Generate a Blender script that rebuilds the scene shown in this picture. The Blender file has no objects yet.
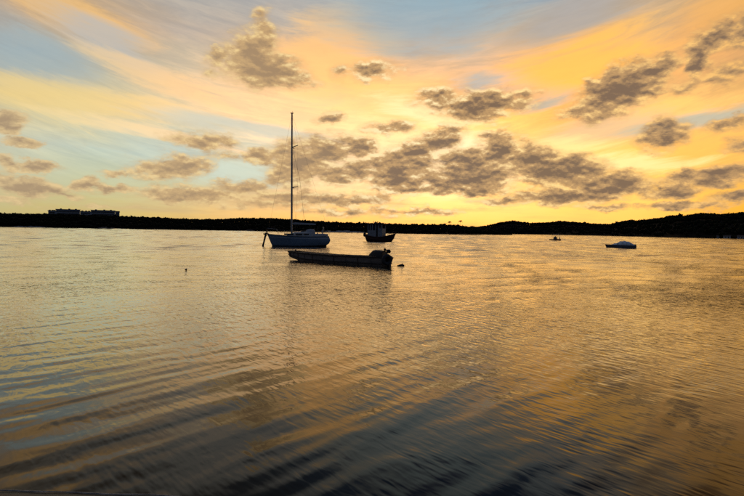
import bpy, bmesh, math, random
import numpy as np
from mathutils import Vector, Matrix

random.seed(7)
np.random.seed(7)
R = math.radians
scene = bpy.context.scene
COL = scene.collection

# ------------------------------------------------------------------ camera
CAM_H, F_PX, PITCH, ROLL = 1.75, 496.0, math.atan(17.05 / 496.0), 0.016
_F = Vector((0, math.cos(PITCH), -math.sin(PITCH)))
_U0 = Vector((0, math.sin(PITCH), math.cos(PITCH)))
_R = Vector((1, 0, 0)) * math.cos(ROLL) + _U0 * math.sin(ROLL)
_U = _U0 * math.cos(ROLL) - Vector((1, 0, 0)) * math.sin(ROLL)
cam_data = bpy.data.cameras.new("camera")
cam_data.sensor_width = 36.0
cam_data.lens = 24.0
cam_data.clip_start = 0.05
cam_data.clip_end = 30000.0
cam = bpy.data.objects.new("camera", cam_data)
COL.objects.link(cam)
m = Matrix((_R, _U, -_F)).transposed().to_4x4()
m.translation = Vector((0, 0, CAM_H))
cam.matrix_world = m
scene.camera = cam


def ray(px, py):
    """direction in the world of a point of the photograph (used once to survey positions)"""
    d = _F + _R * ((px - 372.0) / F_PX) - _U * ((py - 248.0) / F_PX)
    return d.normalized()


def ground(px, py):
    d = ray(px, py)
    t = CAM_H / max(1e-5, -d.z)
    return Vector((d.x * t, d.y * t, 0))


def azel(px, py):
    d = ray(px, py)
    return math.degrees(math.atan2(d.x, d.y)), math.degrees(math.asin(d.z))


# ------------------------------------------------------------------ sky
SUN_AZ, SUN_EL = R(8.5), R(5.0)


def lin(c):
    out = []
    for v in c:
        v = v / 255.0
        out.append(v / 12.92 if v <= 0.04045 else ((v + 0.055) / 1.055) ** 2.4)
    return (*out, 1.0)


world = bpy.data.worlds.new("World")
scene.world = world
world.use_nodes = True
NT = world.node_tree
NT.nodes.clear()


class G:
    """tiny helper for writing node graphs"""

    def __init__(self, tree):
        self.t = tree

    def n(self, typ, **kw):
        nd = self.t.nodes.new(typ)
        for k, v in kw.items():
            setattr(nd, k, v)
        return nd

    def put(self, sock, v):
        if hasattr(v, "is_output") or isinstance(v, bpy.types.NodeSocket):
            self.t.links.new(v, sock)
        else:
            sock.default_value = v

    def m(self, op, a, b=0.0, c=0.0, clamp=False):
        nd = self.n("ShaderNodeMath", operation=op, use_clamp=clamp)
        for i, v in enumerate((a, b, c)):
            self.put(nd.inputs[i], v)
        return nd.outputs[0]

    def v(self, op, a, b=(0, 0, 0), s=None):
        nd = self.n("ShaderNodeVectorMath", operation=op)
        self.put(nd.inputs[0], a)
        self.put(nd.inputs[1], b)
        if s is not None:
            self.put(nd.inputs["Scale"], s)
        return nd.outputs[0]

    def sep(self, v):
        nd = self.n("ShaderNodeSeparateXYZ")
        self.put(nd.inputs[0], v)
        return nd.outputs

    def comb(self, x, y, z):
        nd = self.n("ShaderNodeCombineXYZ")
        for i, v in enumerate((x, y, z)):
            self.put(nd.inputs[i], v)
        return nd.outputs[0]

    def rng(self, v, a, b, c=0.0, d=1.0, smooth=True):
        nd = self.n("ShaderNodeMapRange", interpolation_type="SMOOTHSTEP" if smooth else "LINEAR")
        self.put(nd.inputs[0], v)
        for i, x in enumerate((a, b, c, d)):
            self.put(nd.inputs[i + 1], x)
        return nd.outputs[0]

    def mix(self, f, a, b, mode="MIX"):
        nd = self.n("ShaderNodeMix", data_type="RGBA", blend_type=mode)
        self.put(nd.inputs[0], f)
        self.put(nd.inputs[6], a)
        self.put(nd.inputs[7], b)
        return nd.outputs[2]

    def noise(self, vec, scale, detail=4.0, rough=0.55, dim="3D", w=None, dist=0.0):
        nd = self.n("ShaderNodeTexNoise", noise_dimensions=dim)
        if vec is not None:
            self.put(nd.inputs["Vector"], vec)
        nd.inputs["Scale"].default_value = scale
        nd.inputs["Detail"].default_value = detail
        nd.inputs["Roughness"].default_value = rough
        nd.inputs["Distortion"].default_value = dist
        return nd

    def ramp(self, f, stops, interp="LINEAR"):
        nd = self.n("ShaderNodeValToRGB")
        cr = nd.color_ramp
        cr.interpolation = interp
        while len(cr.elements) < len(stops):
            cr.elements.new(0.5)
        for e, (p, c) in zip(cr.elements, sorted(stops, key=lambda s: s[0])):
            e.position = p
            e.color = c
        self.put(nd.inputs[0], f)
        return nd.outputs[0]


def build_sky():
    g = G(NT)
    tc = g.n("ShaderNodeTexCoord")
    D = g.v("NORMALIZE", tc.outputs["Generated"])
    dx, dy, dz = g.sep(D)
    az = g.m("MULTIPLY", g.m("ARCTAN2", dx, dy), 180 / math.pi)
    el = g.m("MULTIPLY", g.m("ARCSINE", dz), 180 / math.pi)
    P = g.comb(az, el, 0.0)

    # wind-drawn high cloud: streak lines sag towards the middle of the bay and lift to either side
    az2 = g.m("MINIMUM", g.m("MULTIPLY", az, az), 3600.0)
    sag = g.m("SUBTRACT", el, g.m("MULTIPLY", az2, 0.0040))
    streak = g.comb(g.m("MULTIPLY", dx, 2.6), g.m("MULTIPLY", dy, 2.6), g.m("MULTIPLY", sag, 0.30))
    sn = g.noise(streak, 1.0, 7, 0.62, dist=0.5)
    sv = g.v("SUBTRACT", sn.outputs["Color"], (0.5, 0.5, 0.5))
    Pw = g.v("ADD", P, g.v("MULTIPLY", sv, (9.0, 4.2, 0)))
    azw, elw, _ = g.sep(Pw)

    # clear sky and high veil: rows of colour by elevation, each running round the compass
    cols = [-36.9, -29.3, -20.5, -10.6, 0, 10.6, 20.5, 29.3, 36.9]
    rows = [
        (1.0, [(205, 190, 130), (213, 190, 112), (215, 190, 115), (225, 195, 115), (230, 200, 115), (238, 203, 110), (243, 207, 110), (247, 205, 100), (242, 178, 52)]),
        (4.0, [(203, 202, 165), (205, 205, 160), (207, 206, 165), (220, 206, 158), (242, 226, 165), (247, 227, 152), (247, 217, 122), (249, 214, 112), (245, 193, 75)]),
        (8.0, [(213, 212, 185), (200, 212, 195), (206, 215, 200), (230, 230, 203), (247, 236, 192), (255, 241, 180), (255, 230, 138), (252, 213, 108), (240, 193, 102)]),
        (12.0, [(228, 205, 145), (232, 213, 158), (236, 218, 172), (250, 225, 172), (255, 231, 165), (255, 223, 125), (243, 195, 105), (218, 190, 130), (235, 193, 110)]),
        (16.0, [(176, 182, 178), (196, 191, 172), (226, 206, 168), (246, 214, 156), (250, 213, 138), (228, 192, 135), (246, 198, 112), (242, 192, 112), (222, 174, 112)]),
        (20.0, [(196, 172, 146), (222, 180, 125), (195, 180, 165), (213, 188, 160), (218, 188, 155), (200, 183, 165), (226, 186, 128), (216, 182, 132), (226, 172, 100)]),
        (25.0, [(160, 148, 132), (162, 162, 160), (176, 176, 172), (180, 180, 178), (163, 180, 186), (150, 178, 190), (150, 170, 185), (190, 170, 150), (172, 128, 82)]),
        (29.0, [(112, 96, 80), (112, 98, 84), (100, 98, 98), (84, 98, 114), (66, 98, 134), (58, 94, 138), (60, 90, 126), (84, 80, 84), (116, 84, 56)]),
        (52.0, [(78, 78, 82)] * 3 + [(66, 84, 110)] * 4 + [(78, 78, 84)] * 2),
    ]
    zen = (74, 90, 116)
    f = g.m("MULTIPLY_ADD", azw, 1 / 360.0, 0.5)
    col = None
    prev = None
    for e, cs in rows:
        k = min(1.0, e / 52.0)
        side = tuple(a * (1 - k) + b * k for a, b in zip((122, 110, 98), zen))
        back = tuple(a * (1 - k) + b * k for a, b in zip((54, 57, 68), (60, 74, 98)))
        st = [(0.0, lin(back)), (0.5 - 120 / 360, lin(back)), (0.5 - 70 / 360, lin(side))]
        st += [((a / 360.0) + 0.5, lin(c)) for a, c in zip(cols, cs)]
        st += [(0.5 + 70 / 360, lin(side)), (0.5 + 120 / 360, lin(back)), (1.0, lin(back))]
        c = g.ramp(f, st, "LINEAR")
        if col is None:
            col = c
        else:
            col = g.mix(g.rng(elw, prev, e, smooth=False), col, c)
        prev = e
    col = g.mix(g.rng(elw, 52.0, 90.0, smooth=False), col, lin(zen))

    # clear-air light from the physical sky underneath it all
    sky = g.n("ShaderNodeTexSky", sky_type="NISHITA")
    sky.sun_disc = False
    sky.sun_elevation = SUN_EL
    sky.sun_rotation = SUN_AZ
    sky.air_density = 1.2
    sky.dust_density = 2.0
    skyc = g.v("SCALE", sky.outputs[0], s=0.09)
    col = g.mix(0.06, col, skyc)

    # texture of the veil
    fine = g.noise(streak, 3.4, 10, 0.7, dist=0.5).outputs["Fac"]
    veil = g.rng(fine, 0.3, 0.72, 0.86, 1.10)
    veil = g.mix(g.rng(el, 2.0, 9.0), (1, 1, 1, 1), g.comb(veil, g.m("POWER", veil, 0.8), g.m("POWER", veil, 0.45)))
    col = g.mix(1.0, col, veil, "MULTIPLY")

    def blob(vec, px, py, rx, ry, rot=0.0):
        a, e = azel(px, py)
        ca = math.cos(R(a))
        mpn = g.n("ShaderNodeMapping", vector_type="TEXTURE")
        g.put(mpn.inputs[0], vec)
        mpn.inputs["Location"].default_value = (a, e, 0)
        mpn.inputs["Rotation"].default_value = (0, 0, R(rot))
        mpn.inputs["Scale"].default_value = (rx * 0.1155 * ca * ca, ry * 0.1155 * ca, 1)
        gr = g.n("ShaderNodeTexGradient", gradient_type="SPHERICAL")
        g.put(gr.inputs[0], mpn.outputs[0])
        return gr.outputs["Fac"]

    # drawn-out high streaks: x, y, half length, half width, tilt, colour, strength
    Ps = g.v("ADD", P, g.v("MULTIPLY", sv, (9.0, 4.0, 0)))
    streaks = [
        (75, 12, 95, 15, -17, (248, 198, 125), 0.8),
        (20, 55, 75, 24, -6, (158, 178, 185), 0.75),
        (105, 40, 70, 14, -22, (178, 186, 190), 0.8),
        (70, 100, 130, 16, -4, (242, 212, 142), 0.85),
        (150, 75, 90, 12, -14, (250, 212, 150), 0.7),
        (335, 58, 75, 32, 4, (250, 204, 128), 0.85),
        (420, 18, 100, 26, 4, (150, 178, 192), 0.7),
        (500, 83, 60, 9, -3, (196, 192, 188), 1.0),
        (545, 100, 34, 11, 8, (186, 186, 178), 0.9),
        (575, 66, 100, 22, 5, (254, 200, 92), 0.9),
        (735, 8, 90, 24, 14, (240, 184, 104), 0.75),
        (570, 20, 75, 16, 16, (176, 172, 170), 0.8),
        (662, 108, 80, 9, 6, (255, 212, 122), 1.0),
        (690, 120, 90, 8, 8, (196, 196, 180), 0.9),
        (600, 128, 80, 12, 10, (205, 195, 165), 0.7),
        (690, 150, 100, 14, 2, (252, 198, 95), 0.7),
        (625, 165, 85, 9, -3, (255, 240, 170), 1.0),
        (430, 113, 75, 8, -12, (255, 243, 190), 0.9),
        (400, 138, 90, 16, -2, (255, 238, 180), 0.7),
        (455, 165, 75, 26, 0, (255, 247, 205), 0.95),
        (560, 146, 60, 9, 0, (255, 240, 165), 0.8),
        (250, 130, 110, 6, -5, (212, 212, 196), 0.8),
        (170, 138, 120, 5, -7, (248, 222, 170), 0.8),
        (240, 175, 70, 10, -2, (212, 226, 212), 0.7),
    ]
    for px, py, rx, ry, rot, c, s in streaks:
        b = blob(Ps, px, py, rx * 1.25, ry * 1.7, rot)
        bb = g.m("MULTIPLY", g.m("ADD", b, g.m("MULTIPLY", g.m("SUBTRACT", fine, 0.5), 1.1)), g.rng(b, 0.0, 0.2))
        col = g.mix(g.m("MULTIPLY", g.rng(bb, 0.05, 0.75), s * 0.85), col, lin(c))

    # the glow round the hidden sun is brighter and redder than a display can show
    cs = g.n("ShaderNodeSeparateColor")
    g.put(cs.inputs[0], col)
    r_, g_, b_ = cs.outputs
    sdv = (math.sin(SUN_AZ) * math.cos(SUN_EL), math.cos(SUN_AZ) * math.cos(SUN_EL), math.sin(SUN_EL) + 0.06)
    dt = g.n("ShaderNodeVectorMath", operation="DOT_PRODUCT")
    g.put(dt.inputs[0], D)
    dt.inputs[1].default_value = sdv
    glow = g.m("MULTIPLY", g.rng(dt.outputs["Value"], math.cos(R(40)), 1.0), g.rng(el, 27.0, 12.0))
    glow = g.m("MULTIPLY", glow, g.rng(g.m("SUBTRACT", r_, b_), 0.12, 0.5))
    r2 = g.m("MULTIPLY", r_, g.m("ADD", 1.0, g.m("MULTIPLY", glow, 0.48)))
    g2 = g.m("MULTIPLY", g_, g.m("ADD", 1.0, g.m("MULTIPLY", glow, 0.12)))
    cc = g.n("ShaderNodeCombineColor")
    for i_, v_ in enumerate((r2, g2, b_)):
        g.put(cc.inputs[i_], v_)
    col = cc.outputs[0]

    # low broken cumulus: placed masses broken up by billow noise
    D2 = g.v("MULTIPLY", D, (1.0, 1.0, 2.0))
    w1 = g.noise(D2, 17.0, 6, 0.66)
    wv = g.v("SUBTRACT", w1.outputs["Color"], (0.5, 0.5, 0.5))
    Pc = g.v("ADD", P, g.v("MULTIPLY", wv, (3.6, 2.6, 0)))
    bill = g.noise(D2, 30.0, 8, 0.57).outputs["Fac"]
    D3 = g.v("ADD", D2, (math.sin(SUN_AZ) * 0.004, 0, 0.011))
    bill_up = g.noise(D3, 30.0, 4, 0.57).outputs["Fac"]
    cum = [
        # tall ragged cloud left of the mast
        (264, 40, 15, 28, 8, .85), (252, 58, 28, 22, 35, 1.05), (264, 70, 42, 17, 0, 1.1), (288, 75, 30, 12, -8, .8), (222, 56, 22, 12, 25, .6), (210, 72, 14, 8, 0, .5),
        (372, 71, 28, 11, 5, .75), (343, 72, 16, 9, 20, .45), (330, 120, 16, 7, 10, .7), (388, 128, 30, 9, 3, .75),
        (436, 100, 30, 15, 5, .7), (480, 105, 42, 15, 3, 1.05), (520, 103, 24, 12, 10, .5),
        (622, 90, 48, 21, 20, 1.15), (655, 71, 30, 14, 22, .95), (598, 104, 30, 14, 8, .9), (580, 112, 26, 9, 0, .6),
        (716, 40, 36, 14, 25, 1.0), (702, 60, 13, 22, -10, 1.0), (744, 28, 30, 18, 0, .9), (728, 72, 44, 16, 12, .55), (685, 86, 48, 13, 8, .38),
        (663, 134, 30, 16, 10, 1.0), (726, 123, 30, 8, 4, .8), (742, 145, 20, 10, 0, .6),
        # big bank under the sun
        (400, 172, 36, 22, 8, 1.1), (440, 141, 26, 13, 14, 1.05), (418, 152, 34, 15, 30, 1.0), (470, 178, 56, 14, 2, 1.1), (500, 152, 24, 20, 30, 1.05),
        (470, 163, 42, 13, 6, 1.05), (530, 160, 34, 16, -8, 1.05), (455, 188, 70, 8, 0, .95), (545, 172, 30, 18, -5, 1.1), (572, 172, 34, 17, -5, 1.15), (612, 187, 44, 13, 6, 1.1), (565, 197, 60, 9, 0, .95),
        (500, 200, 40, 6, 0, .7), (610, 207, 28, 5, 0, .7), (395, 190, 40, 6, 0, .7),
        # right hand scraps
        (726, 176, 44, 11, 8, 1.0), (690, 178, 32, 9, 4, .85), (674, 192, 30, 9, 2, 1.0), (672, 206, 40, 5, 2, .95), (735, 197, 34, 7, 4, .85), (705, 204, 22, 5, 0, .7),
        # middle left
        (300, 162, 38, 24, 8, 1.0), (325, 150, 34, 18, -4, .9), (338, 175, 36, 12, 0, .9), (360, 147, 20, 13, 0, 1.0), (360, 172, 30, 14, 0, .8), (285, 180, 30, 10, 0, .6),
        (258, 157, 20, 9, 0, .85), (205, 141, 40, 9, -2, .85), (222, 156, 24, 9, 0, .6), (168, 170, 42, 13, 4, 1.0), (190, 165, 26, 12, 0, .8), (190, 160, 30, 10, 0, .5),
        (188, 195, 58, 9, 0, .9), (245, 188, 36, 11, 4, .8), (225, 195, 36, 8, 0, .6), (300, 197, 66, 9, 0, .7), (345, 200, 60, 8, 0, .8), (270, 205, 60, 7, 0, .5), (420, 211, 60, 5, 0, .6), (350, 212, 90, 5, 0, .5),
        # far left
        (4, 121, 20, 11, 0, 1.0), (22, 141, 24, 6, -2, .85), (8, 163, 16, 8, 0, .9), (36, 167, 24, 7, -3, .95), (30, 188, 46, 11, -3, 1.0), (2, 180, 22, 10, 0, .8), (65, 195, 26, 6, 0, .6),
        (90, 185, 18, 7, 0, .85), (112, 189, 26, 5, 0, .85), (10, 200, 40, 5, 0, .5), (100, 206, 60, 4, 0, .4), (115, 174, 20, 4, 0, .5),
    ]
    M = None
    for px, py, rx, ry, rot, s in cum:
        k = 1.42 if s >= 1.05 else 1.28
        b = g.m("MULTIPLY", blob(Pc, px, py, rx * k, ry * k, rot), s)
        M = b if M is None else g.m("MAXIMUM", M, b)
    # the same kind of scattered cumulus all round, outside the part of the sky surveyed above
    aaz = g.m("ABSOLUTE", az)
    gen = g.rng(g.noise(g.v("MULTIPLY", D, (1, 1, 2.2)), 4.5, 2, 0.5).outputs["Fac"], 0.5, 0.72, 0.0, 0.62)
    gen = g.m("MULTIPLY", gen, g.rng(aaz, 38.0, 46.0))
    gen = g.m("MULTIPLY", gen, g.rng(el, 30.0, 16.0))
    M = g.m("MAXIMUM", M, gen)
    dens = g.m("ADD", M, g.m("MULTIPLY", g.m("SUBTRACT", bill, 0.5), 1.12))
    dens = g.m("MULTIPLY", dens, g.rng(M, 0.0, 0.12))
    alpha = g.rng(dens, 0.12, 0.50)
    thick = g.rng(dens, 0.12, 1.08, smooth=False)
    fa = g.m("MULTIPLY_ADD", az, 1 / 360.0, 0.5)
    core = g.ramp(fa, [(0.0, lin((62, 64, 72))), (0.5 - 90 / 360, lin((90, 84, 80))), (0.5 - 38 / 360, lin((172, 148, 118))), (0.5 - 12 / 360, lin((166, 138, 106))), (0.5 + 2 / 360, lin((128, 106, 88))),
                       (0.5 + 14 / 360, lin((122, 101, 84))), (0.5 + 38 / 360, lin((128, 106, 88))), (0.5 + 90 / 360, lin((90, 84, 80))), (1.0, lin((62, 64, 72)))])
    lit = g.ramp(fa, [(0.0, lin((90, 90, 98))), (0.5 - 90 / 360, lin((125, 112, 105))), (0.5 - 38 / 360, lin((206, 180, 136))), (0.5 - 12 / 360, lin((202, 166, 118))), (0.5 + 3 / 360, lin((200, 160, 110))),
                      (0.5 + 38 / 360, lin((194, 154, 106))), (0.5 + 90 / 360, lin((125, 112, 105))), (1.0, lin((90, 90, 98)))])
    relief = g.m("MULTIPLY", g.m("SUBTRACT", bill, bill_up), 2.7)
    tk = g.m("SUBTRACT", thick, relief, clamp=True)
    inner = g.noise(D2, 62.0, 6, 0.62).outputs["Fac"]
    tk = g.m("MULTIPLY", tk, g.rng(inner, 0.3, 0.68, 1.06, 0.92), clamp=True)
    edge = g.ramp(fa, [(0.0, lin((100, 98, 104))), (0.5 - 90 / 360, lin((150, 132, 118))), (0.5 - 38 / 360, lin((226, 198, 148))), (0.5 - 12 / 360, lin((244, 212, 150))), (0.5 + 4 / 360, (1.15, 0.90, 0.50, 1.0)),
                       (0.5 + 20 / 360, (1.12, 0.76, 0.30, 1.0)), (0.5 + 38 / 360, lin((250, 190, 108))), (0.5 + 90 / 360, lin((150, 132, 118))), (1.0, lin((100, 98, 104)))])
    ccol = g.mix(g.rng(tk, 0.0, 0.38, smooth=False), edge, lit)
    ccol = g.mix(g.rng(tk, 0.30, 0.95), ccol, core)
    soft = g.m("MULTIPLY", g.rng(g.m("ADD", M, g.m("MULTIPLY", g.m("SUBTRACT", bill, 0.5), 0.5)), 0.0, 0.34), 0.34)
    col = g.mix(soft, col, lit)
    col = g.mix(g.m("MULTIPLY", alpha, 0.96), col, ccol)

    # thin murk hugging the horizon
    hz = g.noise(g.v("MULTIPLY", P, (0.10, 0.9, 0)), 1.0, 5, 0.6).outputs["Fac"]
    hzm = g.m("MULTIPLY", g.rng(hz, 0.45, 0.72), g.m("MULTIPLY", g.rng(el, 5.5, 2.5), 0.5))
    hzm = g.m("MULTIPLY", hzm, g.rng(az, 22.0, 4.0, 0.35, 1.0))
    col = g.mix(hzm, col, lit)

    bg = g.n("ShaderNodeBackground")
    g.put(bg.inputs[0], col)
    bg.inputs[1].default_value = 1.0
    out = g.n("ShaderNodeOutputWorld")
    NT.links.new(bg.outputs[0], out.inputs[0])


build_sky()
world.cycles.sampling_method = "MANUAL"
world.cycles.sample_map_resolution = 512

# ------------------------------------------------------------------ sun and exposure
sd = bpy.data.lights.new("sun", "SUN")
sd.energy = 0.04            # veiled: the bank of cloud stands in front of it
sd.angle = R(50)
sd.color = (1.0, 0.64, 0.24)
sun = bpy.data.objects.new("sun", sd)
COL.objects.link(sun)
sun_dir = Vector((math.sin(SUN_AZ) * math.cos(SUN_EL), math.cos(SUN_AZ) * math.cos(SUN_EL), math.sin(SUN_EL)))
sun.rotation_euler = sun_dir.to_track_quat("Z", "Y").to_euler()
sun.location = (40, 200, 60)

scene.view_settings.view_transform = "Standard"
scene.view_settings.look = "None"
scene.view_settings.gamma = 1.0
scene.view_settings.exposure = 0.0
scene.render.engine = "CYCLES"
scene.cycles.use_denoising = False
scene.cycles.max_bounces = 6
scene.cycles.sample_clamp_indirect = 4.0

# ------------------------------------------------------------------ materials
MATS = {}


def mat(name, rgb, rough=0.6, var=0.25, scale=6.0, metallic=0.0, coat=0.0, stretch=(1, 1, 1), rgb2=None):
    if name in MATS:
        return MATS[name]
    mt = bpy.data.materials.new(name)
    mt.use_nodes = True
    g = G(mt.node_tree)
    bs = mt.node_tree.nodes["Principled BSDF"]
    tc = g.n("ShaderNodeTexCoord")
    v = g.v("MULTIPLY", tc.outputs["Object"], stretch)
    n1 = g.noise(v, scale, 6, 0.65).outputs["Fac"]
    c2 = rgb2 if rgb2 else tuple(c * (1 - var) for c in rgb)
    c1 = tuple(min(1, c * (1 + var * 0.5)) for c in rgb)
    g.put(bs.inputs["Base Color"], g.mix(g.rng(n1, 0.35, 0.68), (*c2, 1), (*c1, 1)))
    g.put(bs.inputs["Roughness"], g.rng(n1, 0.2, 0.8, max(0.05, rough - 0.1), min(1, rough + 0.1)))
    bs.inputs["Metallic"].default_value = metallic
    bs.inputs["Coat Weight"].default_value = coat
    bp = g.n("ShaderNodeBump")
    bp.inputs["Strength"].default_value = 0.25
    bp.inputs["Distance"].default_value = 0.01
    g.put(bp.inputs["Height"], n1)
    g.put(bs.inputs["Normal"], bp.outputs[0])
    MATS[name] = mt
    return mt


def water_material():
    mt = bpy.data.materials.new("estuary_water")
    mt.use_nodes = True
    g = G(mt.node_tree)
    bs = mt.node_tree.nodes["Principled BSDF"]
    geo = g.n("ShaderNodeNewGeometry")
    pos = geo.outputs["Position"]
    # where the breeze roughens the surface, and where it lies sleek
    patch = g.noise(g.v("MULTIPLY", pos, (0.9, 0.55, 0)), 0.22, 3, 0.6).outputs["Fac"]
    px, py, pz = g.sep(pos)
    side = g.rng(g.m("SUBTRACT", px, g.m("MULTIPLY", py, 0.06)), -3.5, 2.5, 0.8, 1.0)
    out_sea = g.rng(py, 4.0, 15.0, 0.07, 1.0)
    brz = g.m("MULTIPLY", g.m("MULTIPLY", side, out_sea), g.rng(patch, 0.32, 0.62, 0.45, 1.0))
    cross = g.m("MULTIPLY", g.rng(g.noise(g.v("MULTIPLY", pos, (1, 1, 0)), 0.75, 3, 0.6).outputs["Fac"], 0.44, 0.62), g.rng(py, 12.0, 6.0, 0.25, 1.0))

    def height(p):
        def rot(v, deg, sc):
            mpn = g.n("ShaderNodeVectorRotate", rotation_type="Z_AXIS")
            g.put(mpn.inputs["Vector"], v)
            mpn.inputs["Angle"].default_value = R(deg)
            return g.v("MULTIPLY", mpn.outputs[0], sc)
        # breeze ripples, short crested
        a = g.noise(rot(p, 52, (3.0, 8.5, 0)), 1.0, 2.0, 0.5, "2D", dist=0.3).outputs["Fac"]
        h = g.m("MULTIPLY", a, g.m("MULTIPLY", brz, 0.042))
        # smooth wavelets, long crests running away to the right
        b = g.noise(rot(p, -48, (0.45, 2.6, 0)), 1.0, 1.5, 0.45, "2D").outputs["Fac"]
        h = g.m("ADD", h, g.m("MULTIPLY", b, 0.012))
        # fine cat's paws crossing them
        c = g.noise(rot(p, 47, (4.0, 15.0, 0)), 1.0, 1.0, 0.4, "2D").outputs["Fac"]
        h = g.m("ADD", h, g.m("MULTIPLY", c, g.m("MULTIPLY", cross, 0.003)))
        return h

    EPS = 0.01
    h0 = height(pos)
    hx = height(g.v("ADD", pos, (EPS, 0, 0)))
    hy = height(g.v("ADD", pos, (0, EPS, 0)))
    sx = g.m("DIVIDE", g.m("SUBTRACT", h0, hx), EPS)
    sy = g.m("DIVIDE", g.m("SUBTRACT", h0, hy), EPS)
    nrm = g.v("NORMALIZE", g.v("ADD", geo.outputs["Normal"], g.comb(sx, sy, 0.0)))
    silt = g.noise(g.v("MULTIPLY", pos, (1, 1, 0)), 0.5, 4, 0.6).outputs["Fac"]
    body = g.n("ShaderNodeBsdfDiffuse")
    g.put(body.inputs["Color"], g.mix(silt, (0.010, 0.006, 0.003, 1), (0.016, 0.009, 0.004, 1)))
    gl = g.n("ShaderNodeBsdfGlossy", distribution="GGX")
    gl.inputs["Color"].default_value = (1.0, 0.97, 0.88, 1)      # peat-brown estuary water
    gl.inputs["Roughness"].default_value = 0.05
    g.put(gl.inputs["Normal"], nrm)
    fr = g.n("ShaderNodeFresnel")
    fr.inputs["IOR"].default_value = 1.34
    g.put(fr.inputs["Normal"], nrm)
    mx = g.n("ShaderNodeMixShader")
    g.put(mx.inputs[0], g.m("MULTIPLY_ADD", fr.outputs[0], 1.7, -0.068, clamp=True))
    g.put(mx.inputs[1], body.outputs[0])
    g.put(mx.inputs[2], gl.outputs[0])
    outn = [n_ for n_ in mt.node_tree.nodes if n_.type == "OUTPUT_MATERIAL"][0]
    mt.node_tree.links.new(mx.outputs[0], outn.inputs["Surface"])
    mt.node_tree.nodes.remove(bs)
    return mt


# ------------------------------------------------------------------ mesh helpers
class MB:
    def __init__(self):
        self.v, self.f = [], []

    def add(self, verts, faces):
        o = len(self.v)
        self.v += [tuple(p) for p in verts]
        self.f += [tuple(i + o for i in q) for q in faces]
        return self

    def box(self, c, s, rot=None, taper=1.0):
        vs = []
        for z in (-.5, .5):
            k = taper if z > 0 else 1.0
            for x, y in ((-.5, -.5), (.5, -.5), (.5, .5), (-.5, .5)):
                p = Vector((x * s[0] * k, y * s[1] * k, z * s[2]))
                if rot:
                    p = rot @ p
                vs.append(p + Vector(c))
        return self.add(vs, [(3, 2, 1, 0), (4, 5, 6, 7), (0, 1, 5, 4), (1, 2, 6, 5), (2, 3, 7, 6), (3, 0, 4, 7)])

    def tube(self, pts, r, n=8):
        pts = [Vector(p) for p in pts]
        rs = r if isinstance(r, (list, tuple)) else [r] * len(pts)
        vs, fs = [], []
        for i, p in enumerate(pts):
            t = (pts[min(i + 1, len(pts) - 1)] - pts[max(i - 1, 0)]).normalized()
            a = t.cross(Vector((0, 0, 1)))
            if a.length < 1e-3:
                a = t.cross(Vector((1, 0, 0)))
            a.normalize()
            b = t.cross(a)
            for k in range(n):
                an = 2 * math.pi * k / n
                vs.append(p + (a * math.cos(an) + b * math.sin(an)) * rs[i])
        for i in range(len(pts) - 1):
            for k in range(n):
                fs.append((i * n + k, i * n + (k + 1) % n, (i + 1) * n + (k + 1) % n, (i + 1) * n + k))
        fs.append(tuple(range(n - 1, -1, -1)))
        fs.append(tuple((len(pts) - 1) * n + k for k in range(n)))
        return self.add(vs, fs)

    def loft(self, secs, cap=True, closed=False):
        n = len(secs[0])
        vs = [p for s in secs for p in s]
        fs = []
        for i in range(len(secs) - 1):
            for k in range(n if closed else n - 1):
                k2 = (k + 1) % n
                fs.append((i * n + k, i * n + k2, (i + 1) * n + k2, (i + 1) * n + k))
        if cap:
            fs.append(tuple(range(n - 1, -1, -1)))
            fs.append(tuple((len(secs) - 1) * n + k for k in range(n)))
        return self.add(vs, fs)

    def torus(self, c, R_, r, axis="X", n=28, k=12):
        vs, fs = [], []
        for i in range(n):
            a = 2 * math.pi * i / n
            for j in range(k):
                b = 2 * math.pi * j / k
                q = (R_ + r * math.cos(b))
                u, w, t = q * math.cos(a), q * math.sin(a), r * math.sin(b) * 1.25
                p = {"X": (t, u, w), "Y": (u, t, w), "Z": (u, w, t)}[axis]
                vs.append(Vector(c) + Vector(p))
        for i in range(n):
            for j in range(k):
                fs.append((i * k + j, ((i + 1) % n) * k + j, ((i + 1) % n) * k + (j + 1) % k, i * k + (j + 1) % k))
        return self.add(vs, fs)

    def ball(self, c, s, n=14, m_=9, lump=0.0):
        vs, fs = [], []
        for i in range(m_ + 1):
            th = math.pi * i / m_
            for k in range(n):
                ph = 2 * math.pi * k / n
                q = 1 + lump * (random.random() - 0.5)
                vs.append(Vector(c) + Vector((s[0] * math.sin(th) * math.cos(ph), s[1] * math.sin(th) * math.sin(ph), s[2] * math.cos(th))) * q)
        for i in range(m_):
            for k in range(n):
                fs.append((i * n + k, (i + 1) * n + k, (i + 1) * n + (k + 1) % n, i * n + (k + 1) % n))
        return self.add(vs, fs)

    def build(self, name, material, parent=None, smooth=False, bevel=0.0, solid=0.0, props=None):
        me = bpy.data.meshes.new(name)
        me.from_pydata(self.v, [], self.f)
        bm = bmesh.new()
        bm.from_mesh(me)
        bmesh.ops.remove_doubles(bm, verts=bm.verts, dist=1e-5)
        bmesh.ops.recalc_face_normals(bm, faces=bm.faces)
        bm.to_mesh(me)
        bm.free()
        if smooth:
            for p in me.polygons:
                p.use_smooth = True
            me.set_sharp_from_angle(angle=R(40))
        me.materials.append(material)
        ob = bpy.data.objects.new(name, me)
        COL.objects.link(ob)
        if parent:
            ob.parent = parent
        if solid:
            md = ob.modifiers.new("thickness", "SOLIDIFY")
            md.thickness = solid
            md.offset = 1.0
        if bevel:
            md = ob.modifiers.new("bevel", "BEVEL")
            md.width = bevel
            md.segments = 2
            md.limit_method = "ANGLE"
        return ob


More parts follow.
